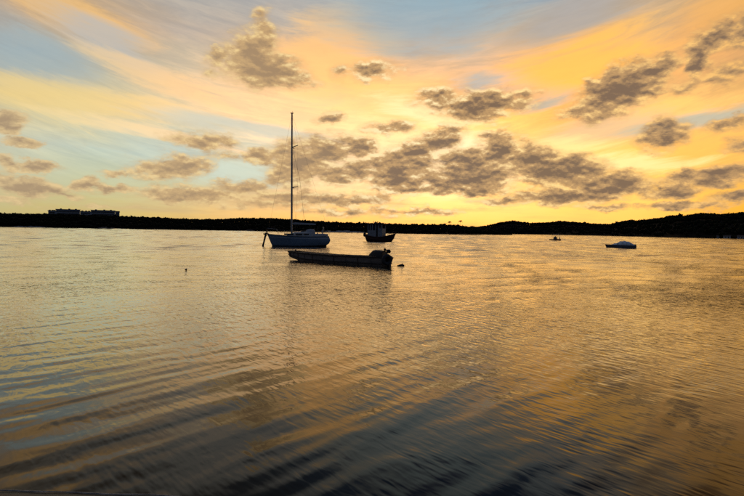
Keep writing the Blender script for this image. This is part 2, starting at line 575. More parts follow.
def thing(name, label, cat, loc=(0, 0, 0), rz=0.0, group=None, rx=0.0, ry=0.0):
    o = bpy.data.objects.new(name, None)
    o.empty_display_size = 0.3
    COL.objects.link(o)
    o.location = loc
    o.rotation_euler = (rx, ry, rz)
    tag(o, label, cat, group)
    return o


def tag(o, label, cat, group=None):
    o["label"] = label
    o["category"] = cat
    if group:
        o["group"] = group
    return o


# ------------------------------------------------------------------ water
def build_water():
    rs = [0.6]
    while rs[-1] < 700:
        rs.append(rs[-1] + max(0.012, 0.0052 * rs[-1]))
    while rs[-1] < 9000:
        rs.append(rs[-1] * 1.12)
    rs = np.array(rs)
    fine = np.arange(R(-49), R(49), 0.0024)
    coarse = np.linspace(R(49), R(360 - 49), 60)
    th = np.concatenate([fine, coarse[:-1]])
    nr, nt = len(rs), len(th)
    RR, TT = np.meshgrid(rs, th, indexing="ij")
    X, Y = RR * np.sin(TT), RR * np.cos(TT)
    Z = np.zeros_like(X)
    rg = np.random.RandomState(3)
    # wavelength, slope, main travel direction (deg), spread, nearest range, farthest range
    bands = [(0.34, 0.012, 134, 20, 0, 22), (0.62, 0.011, 128, 18, 0, 45), (1.15, 0.020, 118, 26, 8, 90), (2.1, 0.045, 104, 38, 14, 190), (4.2, 0.065, 95, 40, 22, 420), (9.0, 0.065, 92, 40, 55, 900)]
    for lam, slope, dmain, spread, near, far in bands:
        win = np.clip((RR - near) / max(1.0, near * 1.2 + 2), 0, 1) if near > 0 else 1.0
        win = win * np.clip((far - RR) / (far * 0.45), 0, 1)
        # wave groups
        q = 0.5 + 0.5 * np.sin(X * 1.1 / lam * 0.35 + 1.3 * np.sin(Y * 0.13 / lam) + 1.7) * np.cos(Y * 0.9 / lam * 0.22 + 1.1 * np.sin(X * 0.17 / lam))
        win = win * (0.45 + 0.75 * q)
        N = 16
        for _ in range(N):
            l = lam * math.exp(rg.normal(0, 0.17))
            a = R(dmain + rg.normal(0, spread * 0.6))
            k = 2 * math.pi / l
            amp = slope / k * math.sqrt(2.0 / N)
            Z += win * amp * np.sin(k * (X * math.cos(a) + Y * math.sin(a)) + rg.uniform(0, 2 * math.pi))
    Z[:, len(fine):] *= 0.2
    co = np.stack([X, Y, Z], -1).reshape(-1, 3).astype(np.float32)
    i, j = np.meshgrid(np.arange(nr - 1), np.arange(nt), indexing="ij")
    j2 = (j + 1) % nt
    quads = np.stack([i * nt + j, i * nt + j2, (i + 1) * nt + j2, (i + 1) * nt + j], -1).reshape(-1, 4)[:, ::-1].astype(np.int32)
    me = bpy.data.meshes.new("water")
    me.vertices.add(len(co))
    me.vertices.foreach_set("co", co.ravel())
    nq = len(quads)
    me.loops.add(nq * 4)
    me.polygons.add(nq)
    me.loops.foreach_set("vertex_index", quads.ravel())
    me.polygons.foreach_set("loop_start", np.arange(0, nq * 4, 4, dtype=np.int32))
    me.polygons.foreach_set("use_smooth", np.ones(nq, dtype=bool))
    me.update(calc_edges=True)
    me.materials.append(water_material())
    ob = bpy.data.objects.new("water", me)
    COL.objects.link(ob)
    ob["kind"] = "structure"
    up = me.polygons[nq // 2].normal.z
    if up < 0:
        me.flip_normals()


build_water()


# ------------------------------------------------------------------ far shore
def interp(tab, x):
    return float(np.interp(x, [t[0] for t in tab], [t[1] for t in tab]))


def dist_of(px, dy):
    return CAM_H * F_PX / dy


LEFT_SHORE = [(-250, 700), (0, 620), (100, 500), (200, 480), (330, 415), (430, 385), (480, 400), (512, 470)]
LEFT_TOP = [(-250, 206), (-60, 211), (0, 213.2), (45, 213.6), (120, 215.4), (140, 216.6), (160, 217.2), (200, 219), (215, 219), (240, 217.8), (262, 217.8), (295, 219.2), (330, 221.6), (365, 222.7), (430, 224.2), (452, 224.6), (462, 225.6), (480, 226.6), (500, 229.5), (512, 233.6)]
RIGHT_SHORE = [(440, 1200), (512, 1150), (545, 1250), (580, 1000), (620, 800), (680, 600), (744, 545), (1000, 430)]
RIGHT_TOP = [(440, 229), (470, 227.5), (488, 225.2), (500, 222.2), (512, 220.4), (520, 221.4), (530, 222.7), (545, 222.4), (561, 221), (577, 221.8), (600, 223.9), (612, 223.8), (624, 220.2), (640, 220), (650, 219), (660, 217.8), (672, 215), (684, 215.2), (700, 213), (710, 212.6), (720, 213.9), (732, 213.5), (744, 212), (800, 211), (1000, 205)]


def land(name, shore, top, x0, x1, step, back, soil, tree_h, tag_names, seed):
    rg = random.Random(seed)
    xs = list(np.arange(x0, x1 + 0.01, step))
    prof = [(0.0, 0.0), (0.02, 0.12), (0.25, 0.42), (0.6, 0.8), (1.0, 1.0), (1.8, 0.9), (2.6, 0.0)]
    secs = []
    info = []
    for px in xs:
        D = interp(shore, px)
        yh = 225.0 + 0.016 * px
        d = ray(px, interp(top, px))
        h2 = Vector((d.x, d.y)).normalized()
        tanel = d.z / math.hypot(d.x, d.y)
        Dr = D + back
        ztop = CAM_H + Dr * tanel
        zr = max(0.6, ztop - tree_h * 0.5)
        sec = [Vector((h2.x * (D + back * t), h2.y * (D + back * t), zr * k - 0.5)) for t, k in prof]
        secs.append(sec)
        info.append((px, h2, D, zr, ztop))
    mb = MB()
    mb.loft(secs, cap=False)
    ob = mb.build(name, soil, smooth=True)
    ob["kind"] = "structure"
    # woodland: crowns made of many leaf sprays
    V, Fq = [], []

    def crown(c, rad, hgt, n):
        for _ in range(n):
            while True:
                u = Vector((rg.uniform(-1, 1), rg.uniform(-1, 1), rg.uniform(-1, 1)))
                if 0.25 < u.length < 1:
                    break
            k = 1 + 0.25 * math.sin(u.x * 5 + c.x) * math.cos(u.y * 4 + c.y)
            p = c + Vector((u.x * rad * k, u.y * rad * k, u.z * hgt * 0.5 * k))
            s = rg.uniform(0.22, 0.5) * rad * 0.55
            a = Vector((rg.uniform(-1, 1), rg.uniform(-1, 1), rg.uniform(-1, 1))).normalized()
            b = a.cross(Vector((rg.uniform(-1, 1), rg.uniform(-1, 1), rg.uniform(-1, 1)))).normalized()
            o = len(V)
            V.extend([p - a * s, p + b * s * 0.6, p + a * s, p - b * s * 0.6])
            Fq.append((o, o + 1, o + 2, o + 3))

    def core(c, rad, hh):
        o = len(V)
        for lv, rr in ((-1.0, 0.55), (-0.2, 1.0), (0.55, 0.75)):
            for k in range(6):
                q = rr * rg.uniform(0.8, 1.15)
                V.append(c + Vector((rad * q * math.cos(k * 1.047 + lv), rad * q * math.sin(k * 1.047 + lv), hh * lv)))
        V.append(c + Vector((0, 0, hh)))
        for lv in (0, 6):
            for k in range(6):
                Fq.append((o + lv + k, o + lv + (k + 1) % 6, o + lv + 6 + (k + 1) % 6, o + lv + 6 + k))
        for k in range(6):
            Fq.append((o + 12 + k, o + 12 + (k + 1) % 6, o + 18))

    for t0, dens in ((0.05, 1.0), (0.2, .9), (0.4, .9), (0.62, 1.0), (0.85, 1.2), (1.0, 2.4)):
        px = x0
        while px < x1:
            D = interp(shore, px)
            d = ray(px, interp(top, px))
            hv = Vector((d.x, d.y)).normalized()
            Dr = D + back
            ztop = CAM_H + Dr * d.z / math.hypot(d.x, d.y)
            zr = max(0.6, ztop - tree_h * 0.5)
            t = t0 + rg.uniform(-.07, .07)
            zg = zr * float(np.interp(t, [p[0] for p in prof], [p[1] for p in prof])) - 0.5
            hh = min(tree_h, ztop + 0.4) * 0.60 * (rg.uniform(0.8, 1.1) if t0 == 1.0 else rg.uniform(0.7, 1.0))
            if t0 == 1.0 and rg.random() < 0.10:
                hh *= 1.16
            r = hh * rg.uniform(0.36, 0.62)
            dist = D + back * t
            c = Vector((hv.x * dist, hv.y * dist, zg + hh * 0.56))
            crown(c, r, hh * 0.9, 46)
            core(c, r * 0.8, hh * 0.4)
            px += (hh * 0.62 / dens) * F_PX / dist * rg.uniform(0.7, 1.3)
    me = bpy.data.meshes.new("woodland")
    me.from_pydata(V, [], Fq)
    me.materials.append(M_LEAF)
    w = bpy.data.objects.new("woodland", me)
    COL.objects.link(w)
    w["kind"] = "stuff"
    tag(w, tag_names, "woodland")
    return info


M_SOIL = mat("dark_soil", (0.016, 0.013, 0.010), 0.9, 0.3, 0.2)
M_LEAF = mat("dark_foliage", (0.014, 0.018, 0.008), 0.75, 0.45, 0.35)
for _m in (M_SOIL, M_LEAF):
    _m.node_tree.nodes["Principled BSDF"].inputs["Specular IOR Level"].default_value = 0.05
M_SAND = mat("shore_sand", (0.20, 0.15, 0.11), 0.9, 0.3, 0.5)
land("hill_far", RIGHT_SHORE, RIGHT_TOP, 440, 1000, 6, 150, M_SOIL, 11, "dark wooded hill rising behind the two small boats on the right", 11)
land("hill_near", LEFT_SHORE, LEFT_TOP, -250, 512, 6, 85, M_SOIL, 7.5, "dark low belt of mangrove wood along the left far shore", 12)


def sandbank(name, x0, x1, shore, zt, mtl):
    secs = []
    n = max(6, int((x1 - x0) / 4))
    for i in range(n + 1):
        px = x0 + (x1 - x0) * i / n
        e = math.sin(math.pi * i / n) ** 0.5 if 0 < i < n else 0.0
        D = interp(shore, px) - 3
        d = ray(px, 225)
        hv = Vector((d.x, d.y)).normalized()
        zz = zt * e * random.uniform(0.8, 1.15)
        secs.append([Vector((hv.x * (D + a), hv.y * (D + a), z)) for a, z in ((-2.5 * e, -0.3), (0, zz * .6), (4, zz), (12, zz * 1.3), (22, -0.4))])
    o = MB().loft(secs, cap=False).build(name, mtl, smooth=True)
    o["kind"] = "structure"


M_PALE = mat("pale_mud", (0.30, 0.27, 0.27), 0.8, 0.3, 0.4)
sandbank("sandbank", 10, 48, LEFT_SHORE, 1.3, M_PALE)
sandbank("sandbank", 95, 118, LEFT_SHORE, 1.4, M_SAND)
sandbank("sandbank", 326, 368, LEFT_SHORE, 1.5, M_PALE)
sandbank("sandbank", 243, 256, LEFT_SHORE, 1.0, M_SAND)


# far buildings on the left ridge
def far_building():
    M_WALL = mat("slate_wall", (0.34, 0.43, 0.55), 0.8, 0.15, 0.3)
    M_BAND = mat("dark_glazing", (0.03, 0.04, 0.05), 0.25, 0.2, 0.5)
    M_ROOF = mat("roof_slab", (0.12, 0.13, 0.15), 0.85, 0.2, 0.4)
    D = 735.0
    scl = D / F_PX

    def block(x0, x1, ytop, label):
        pc = ray((x0 + x1) / 2, ytop)
        hv = Vector((pc.x, pc.y)).normalized()
        k = 1.0 / math.cos(math.atan2(pc.x, pc.y))
        width = (x1 - x0) * scl / k ** 0
        width = (Vector((ray(x1, ytop).x / ray(x1, ytop).y * D * hv.y, 0)) - Vector((ray(x0, ytop).x / ray(x0, ytop).y * D * hv.y, 0))).length * abs(hv.y)
        zt = CAM_H + D * pc.z / math.hypot(pc.x, pc.y)
        rz = math.atan2(-hv.x, hv.y)
        t = thing("hotel_block", label, "building", (hv.x * D, hv.y * D, 3.0), rz, "flat blocks on the left ridge")
        H = zt - 3.0
        MB().box((0, 0, H / 2 - .3), (width, 14, H - .6)).build("wall", M_WALL, t)
        MB().box((0, 0, H - 0.3), (width + 1.2, 15.2, 0.6)).build("roof", M_ROOF, t)
        for fl in range(3):
            z = H - 2.4 - fl * 3.2
            MB().box((0, -7.02, z), (width - 2.0, 0.16, 1.3)).build("window_band", M_BAND, t)
            MB().box((0, -7.35, z - 1.0), (width - 1.0, 0.7, 0.25)).build("balcony_slab", M_ROOF, t)
        for s in (-0.3, 0.05, 0.33):
            MB().box((width * s, 1, H + 0.5), (2.2, 2.0, 1.0)).build("roof_unit", M_ROOF, t)
    block(48.2, 56, 210.6, "lowest leftmost step of the long slate building on the left ridge")
    block(56.2, 80, 209.4, "tallest flat slate building on the far left ridge")
    block(80.2, 91, 211.3, "low link between the two flat slate buildings on left ridge")
    block(91.2, 115, 210.3, "right hand flat slate building on the far left ridge")
    block(115.2, 119.5, 211.8, "small low annex at the right end of the slate buildings")


far_building()


def palm(px, ytop, D, label, seed):
    rg = random.Random(seed)
    d = ray(px, ytop)
    hv = Vector((d.x, d.y)).normalized()
    zt = CAM_H + D * d.z / math.hypot(d.x, d.y)
    t = thing("palm_tree", label, "palm tree", (hv.x * D, hv.y * D, 1.0), 0, "palms above the woodland")
    H = zt - 1.0 - 0.8
    MB().tube([(0, 0, 0), (0.15, 0, H * .5), (0.1, 0, H)], [0.24, 0.17, 0.14], 8).build("trunk", mat("palm_bark", (0.06, 0.05, 0.04), 0.9), t, True)
    mb = MB()
    for k in range(16):
        a = 2 * math.pi * k / 16 + rg.uniform(-.2, .2)
        L = rg.uniform(1.5, 2.1)
        lift = rg.uniform(-.1, .75)
        prev = None
        for s in range(6):
            u = s / 5
            p = Vector((0.1 + math.cos(a) * L * u, math.sin(a) * L * u, H + L * (lift * u - 0.95 * u * u)))
            w = 0.30 * math.sin(math.pi * min(0.97, u * .9 + .1)) + 0.04
            sd_ = Vector((-math.sin(a), math.cos(a), 0)) * w
            row = (p - sd_ - Vector((0, 0, w * .5)), p, p + sd_ - Vector((0, 0, w * .5)))
            if prev:
                mb.add([*prev, *row], [(0, 1, 4, 3), (1, 2, 5, 4)])
            prev = row
    mb.build("crown", M_LEAF, t)


palm(449.5, 220.6, 430, "left of the two lone palms above the middle treeline", 1)
palm(460.3, 219.6, 430, "right and taller of the two lone palms above the treeline", 2)


# small things along the right hand shore
def shore_bits():
    D = 640
    d = ray(636, 236)
    hv = Vector((d.x, d.y)).normalized()
    rz = math.atan2(-hv.x, hv.y)
    t = thing("jetty", "faint wooden jetty with upright posts at the right shore", "jetty", (hv.x * D, hv.y * D, 0), rz)
    M_J = mat("weathered_timber", (0.13, 0.10, 0.07), 0.9, 0.3, 2.0)
    MB().box((0, 0, 0.9), (14, 2.5, 0.25)).build("deck", M_J, t)
    for k in range(6):
        MB().tube([(-6.5 + 2.6 * k, -1.0, -1), (-6.5 + 2.6 * k, -1.0, 3.2 + (k % 3) * .4)], 0.16, 8).build("post", M_J, t, True)
    M_W = mat("faded_white_wall", (0.42, 0.46, 0.50), 0.8, 0.2, 0.6)
    M_D = mat("dark_opening", (0.03, 0.03, 0.035), 0.4, 0.2, 1)
    M_T = mat("tile_roof", (0.10, 0.06, 0.045), 0.85, 0.3, 2)
    for px, w, lab in ((719, 3.4, "leftmost of the three tiny pale sheds on the right shore"), (727, 5.5, "middle and widest of the tiny pale sheds on right shore"), (740.5, 4.6, "rightmost tiny pale shed on the shore at the picture edge")):
        D = interp(RIGHT_SHORE, px) - 4
        d = ray(px, 236)
        hv = Vector((d.x, d.y)).normalized()
        s = thing("shore_shed", lab, "shed", (hv.x * D, hv.y * D, 0.0), math.atan2(-hv.x, hv.y), "pale sheds on the right shore")
        MB().box((0, 0, 1.1), (w, 4, 2.2)).build("wall", M_W, s)
        MB().add([(-w / 2 - .3, -2.4, 2.2), (w / 2 + .3, -2.4, 2.2), (w / 2 + .3, 2.4, 2.2), (-w / 2 - .3, 2.4, 2.2), (-w / 2 - .3, 0, 3.2), (w / 2 + .3, 0, 3.2)],
                 [(0, 1, 5, 4), (2, 3, 4, 5), (0, 4, 3), (1, 2, 5), (3, 2, 1, 0)]).build("roof", M_T, s)
        MB().box((w * .2, -2.02, 0.95), (0.9, 0.08, 1.8)).build("door", M_D, s)
        MB().box((-w * .2, -2.02, 1.3), (0.9, 0.08, 0.8)).build("window", M_D, s)


shore_bits()


# ------------------------------------------------------------------ sailing yacht
def sailboat():
    M_HULL = mat("blue_grey_topsides", (0.15, 0.24, 0.36), 0.3, 0.12, 1.2, coat=0.3)
    M_BOOT = mat("dark_antifouling", (0.02, 0.022, 0.03), 0.6, 0.3, 3)
    M_WHITE = mat("grey_white_gelcoat", (0.42, 0.46, 0.50), 0.35, 0.12, 3)
    M_STRIPE = mat("pale_cove_stripe", (0.45, 0.52, 0.60), 0.4, 0.1, 3)
    M_ALU = mat("mast_alloy", (0.30, 0.32, 0.35), 0.45, 0.15, 2, metallic=0.3)
    M_STEEL = mat("stainless_rail", (0.45, 0.46, 0.48), 0.3, 0.1, 5, metallic=0.8)
    M_WIRE = mat("rigging_wire", (0.10, 0.10, 0.11), 0.5, 0.1, 5, metallic=0.5)
    M_GLASS = mat("smoked_window", (0.02, 0.025, 0.03), 0.1, 0.1, 3)
    M_CANVAS = mat("navy_canvas", (0.05, 0.065, 0.10), 0.85, 0.25, 6)
    M_TEAK = mat("teak_trim", (0.10, 0.07, 0.045), 0.7, 0.3, 8)
    M_IRON = mat("dark_iron", (0.02, 0.02, 0.02), 0.6, 0.3, 10)
    bow, stern = ground(272.5, 246.2), ground(325.5, 246.5)
    f = (bow - stern).normalized()
    yaw = math.atan2(f.y, f.x)
    mid = (bow + stern) / 2
    t = thing("sailboat", "moored blue-grey sailing yacht with tall bare mast and cabin", "sailboat", (mid.x, mid.y, 0), yaw, rx=R(-0.35), ry=R(0.5))
    LW = (bow - stern).length
    hx = LW / 2
    #        level: z_bow, z_mid, z_stern, x_bow, x_stern, beam
    lev = [(-0.55, -0.62, -0.15, hx - 1.6, -hx + 0.9, 0.02), (-0.30, -0.40, -0.05, hx - 0.8, -hx + 0.45, 0.62), (0.0, 0.0, 0.06, hx, -hx + .1, 0.93), (0.35, 0.30, 0.32, hx + 0.16, -hx - 0.25, 1.06), (0.80, 0.68, 0.66, hx + 0.34, -hx - 0.38, 1.16), (1.28, 1.05, 1.06, hx + 0.55, -hx - 0.22, 1.20)]
    NS = 22

    def pt(li, u, side):
        zb, zm, zs, xb, xs_, bm = lev[li]
        x = xs_ + (xb - xs_) * u
        z = zs * (1 - u) * (1 - 2 * u) + 4 * zm * u * (1 - u) + zb * u * (2 * u - 1)
        w = bm * (max(0.0, 1 - ((u - 0.42) / 0.58) ** 2.3) if u > 0.42 else 1 - 0.42 * ((0.42 - u) / 0.42) ** 2)
        if u >= 1:
            w = 0.015
        return Vector((x, side * w, z))
    us = [0.5 - 0.5 * math.cos(math.pi * i / (NS - 1)) for i in range(NS)]
    secs = []
    for u in us:
        secs.append([pt(l, u, -1) for l in range(5, -1, -1)] + [pt(l, u, 1) for l in range(6)])
    hull = MB().loft(secs).build("hull", M_HULL, t, True)
    # boot top and cove stripe follow the skin, a few mm proud
    for s in (-1, 1):
        for la, lb, fa, fb, nm, mt_ in ((1, 2, 0.0, 1.15, "boot_top", M_BOOT), (4, 5, 0.42, 0.56, "cove_stripe", M_STRIPE)):
            rows = []
            for u in us:
                a, b = pt(la, u, s), pt(lb, u, s)
                if nm == "boot_top":
                    c = pt(3, u, s)
                    q = [a.lerp(b, 0.4), b, b.lerp(c, 0.34)]
                else:
                    q = [a.lerp(b, fa), a.lerp(b, fb)]
                rows.append([p + Vector((0, s * 0.006, 0)) for p in q])
            MB().loft(rows, cap=False).build(nm, mt_, hull, True)
    # deck
    rows = []
    for u in us:
        a = pt(5, u, 1)
        rows.append([Vector((a.x, -a.y, a.z - .02)), Vector((a.x, 0, a.z + 0.05)), Vector((a.x, a.y, a.z - .02))])
    MB().loft(rows, cap=False).build("deck", M_WHITE, t, True)
    for s in (-1, 1):
        MB().tube([pt(5, u, s) + Vector((0, 0, 0.02)) for u in us], 0.03, 6).build("toe_rail", M_TEAK, t, True)
    # coachroof
    def ring(x, w, z0, z1):
        return [Vector((x, -w, z0)), Vector((x, -w * .93, z1 - .06)), Vector((x, -w * .7, z1)), Vector((x, 0, z1 + .05)), Vector((x, w * .7, z1)), Vector((x, w * .93, z1 - .06)), Vector((x, w, z0))]
    zb = 1.0
    cab = MB().loft([ring(hx - 1.5, .25, zb + .1, zb + .16), ring(hx - 2.1, .55, zb, zb + .36), ring(0.6, .80, zb, zb + .50), ring(-0.9, .86, zb, zb + .56), ring(-1.15, .86, zb, zb + .52)]).build("coachroof", M_WHITE, t, True)
    for s in (-1, 1):
        for x0, x1 in ((1.5, 0.75), (0.55, -0.15), (-0.3, -0.85)):
            w = .80
            MB().box(((x0 + x1) / 2, s * (w + .02), zb + .27), (x0 - x1, .05, .16)).build("cabin_window", M_GLASS, cab, bevel=.02)
    MB().box((hx - 1.75, 0, zb + .31), (.5, .5, .07)).build("hatch", M_GLASS, cab, bevel=.02)
    MB().box((-0.55, 0, zb + .64), (.8, .6, .06)).build("companion_hatch", M_TEAK, cab, bevel=.02)
    # sprayhood over the companionway
    hood = []
    for x, h, w in ((-.55, .50, .78), (-.8, .66, .80), (-1.15, .74, .82), (-1.55, .70, .82)):
        hood.append([Vector((x, w * math.cos(a), zb + .1 + h * (.0 + math.sin(a)) ** 1.0 if math.sin(a) > 0 else zb + .1)) for a in [math.pi * k / 10 for k in range(11)]])
    MB().loft(hood, cap=False).build("sprayhood", mat("pale_canvas", (0.30, 0.33, 0.38), .85, .2, 5), t, True, solid=.01)
    for s in (-1, 1):
        MB().box((-2.0, s * .78, zb + .17), (1.8, .12, .34)).build("cockpit_coaming", M_WHITE, t, bevel=.03)
        MB().tube([(-1.75, s * .78, zb + .34), (-1.75, s * .78, zb + .48)], [.08, .06], 10).build("winch", M_STEEL, t, True)
    MB().tube([(-2.45, 0, zb), (-2.45, 0, zb + .75)], .05, 8).build("wheel_pedestal", M_WHITE, t, True)
    MB().torus((-2.55, 0, zb + .72), .34, .016, "X").build("steering_wheel", M_STEEL, t, True)
    # mast and rigging
    xm = hx - 0.40 * (LW + 1.1) + 0.70
    top = 13.85
    mast = MB().tube([(xm, 0, zb + .3), (xm, 0, 7), (xm, 0, top)], [.10, .095, .075], 12).build("mast", M_ALU, t, True)
    for z, L in ((10.35, 1.15), (6.15, 1.2)):
        for s in (-1, 1):
            MB().tube([(xm, 0, z), (xm - .42, s * L, z + .06)], [.05, .035], 6).build("spreader", M_ALU, mast, True)
    MB().tube([(xm - .05, 0, top), (xm - .05, 0, top + .25)], .012, 6).build("wind_vane", M_WIRE, mast, True)
    MB().box((xm, 0, top + .03), (.3, .12, .08)).build("masthead", M_IRON, mast)
    for s in (-1, 1):
        MB().tube([(xm, 0, top - .05), (xm - .42, s * 1.15, 10.41), (xm - .42, s * 1.2, 6.21), (xm - .15, s * 1.12, 1.08)], .005, 5).build("cap_shroud", M_WIRE, t)
        MB().tube([(xm, 0, 10.3), (xm - .42, s * 1.2, 6.21)], .004, 5).build("intermediate_shroud", M_WIRE, t)
        MB().tube([(xm, 0, 6.1), (xm - .5, s * 1.10, 1.08)], .005, 5).build("lower_shroud", M_WIRE, t)
    MB().tube([(xm, 0, top - .1), (hx + .5, 0, 1.35)], .006, 5).build("forestay", M_WIRE, t)
    MB().tube([(xm, 0, top), (-hx - .45, 0, 1.15)], .005, 5).build("backstay", M_WIRE, t)
    MB().tube([(xm - .1, 0.1, 10.1), (xm - .75, .5, 7.0), (xm - 1.2, .6, 2.9)], .011, 5).build("halyard", M_WIRE, t)
    boom = MB().tube([(xm - .1, 0, 2.38), (xm - 2.55, 0, 2.34)], .06, 10).build("boom", M_STRIPE, t, True)
    sl = []
    for k in range(9):
        u = k / 8
        w = .065 * (1 - .5 * u) * (0.9 + .2 * random.random())
        sl.append([Vector((xm - .2 - 2.2 * u, w * math.cos(a), 2.47 - .08 * u + w * 1.15 * math.sin(a))) for a in [2 * math.pi * j / 10 for j in range(10)]])
    MB().loft(sl, closed=True).build("sail_cover", mat("grey_sail_cover", (0.22, 0.24, 0.28), .85, .2, 5), boom, True)
    MB().tube([(xm - 2.9, 0, 2.28), (-2.1, 0, 1.15)], .012, 5).build("mainsheet", M_WIRE, t)
    # pulpit, pushpit, stanchions
    xb = hx + .45
    for nm, pts in (("pulpit", [(xb - 1.1, -.42, 1.2), (xb - .9, -.4, 1.78), (xb + .1, 0, 1.9), (xb - .9, .4, 1.78), (xb - 1.1, .42, 1.2)]),
                    ("pushpit", [(-hx + .35, -.9, 1.05), (-hx + .25, -.9, 1.62), (-hx - .45, -.62, 1.64), (-hx - .45, .62, 1.64), (-hx + .25, .9, 1.62), (-hx + .35, .9, 1.05)])):
        MB().tube(pts, .016, 6).build(nm, M_STEEL, t, True)
    for s in (-1, 1):
        tops = []
        for u in (0.18, 0.3, 0.43, 0.57, 0.7):
            p = pt(5, u, s)
            MB().tube([p, p + Vector((0, 0, .58))], .013, 6).build("stanchion", M_STEEL, t, True)
            tops.append(p + Vector((0, 0, .57)))
        MB().tube([(-hx + .25, s * .9, 1.6)] + tops + [(xb - .9, s * .4, 1.76)], .006, 5).build("lifeline", M_WIRE, t)
    # bow roller, anchor and the heavy chain bridle leading down ahead
    MB().box((hx + .66, 0, 1.30), (.55, .22, .12)).build("bow_roller", M_IRON, t)
    MB().tube([(hx + .55, 0, 1.25), (hx + .62, 0, 1.78)], .06, 8).build("furling_drum", M_IRON, t, True)
    MB().tube([(hx + .66, 0, 1.42), (hx + .70, 0, 1.2), (hx + .88, 0, 0.45), (hx + 1.0, 0, 0.0), (hx + 1.06, 0, -.3)], [.09, .10, .085, .10, .08], 8).build("anchor_chain", M_IRON, t, True)
    MB().box((hx + .72, 0, 1.22), (.16, .40, .3), Matrix.Rotation(R(25), 3, "Y")).build("anchor", M_IRON, t)
    # small rudder blade under the counter
    MB().box((-hx + .15, 0, -.3), (.5, .08, .8)).build("rudder", M_BOOT, t)


sailboat()


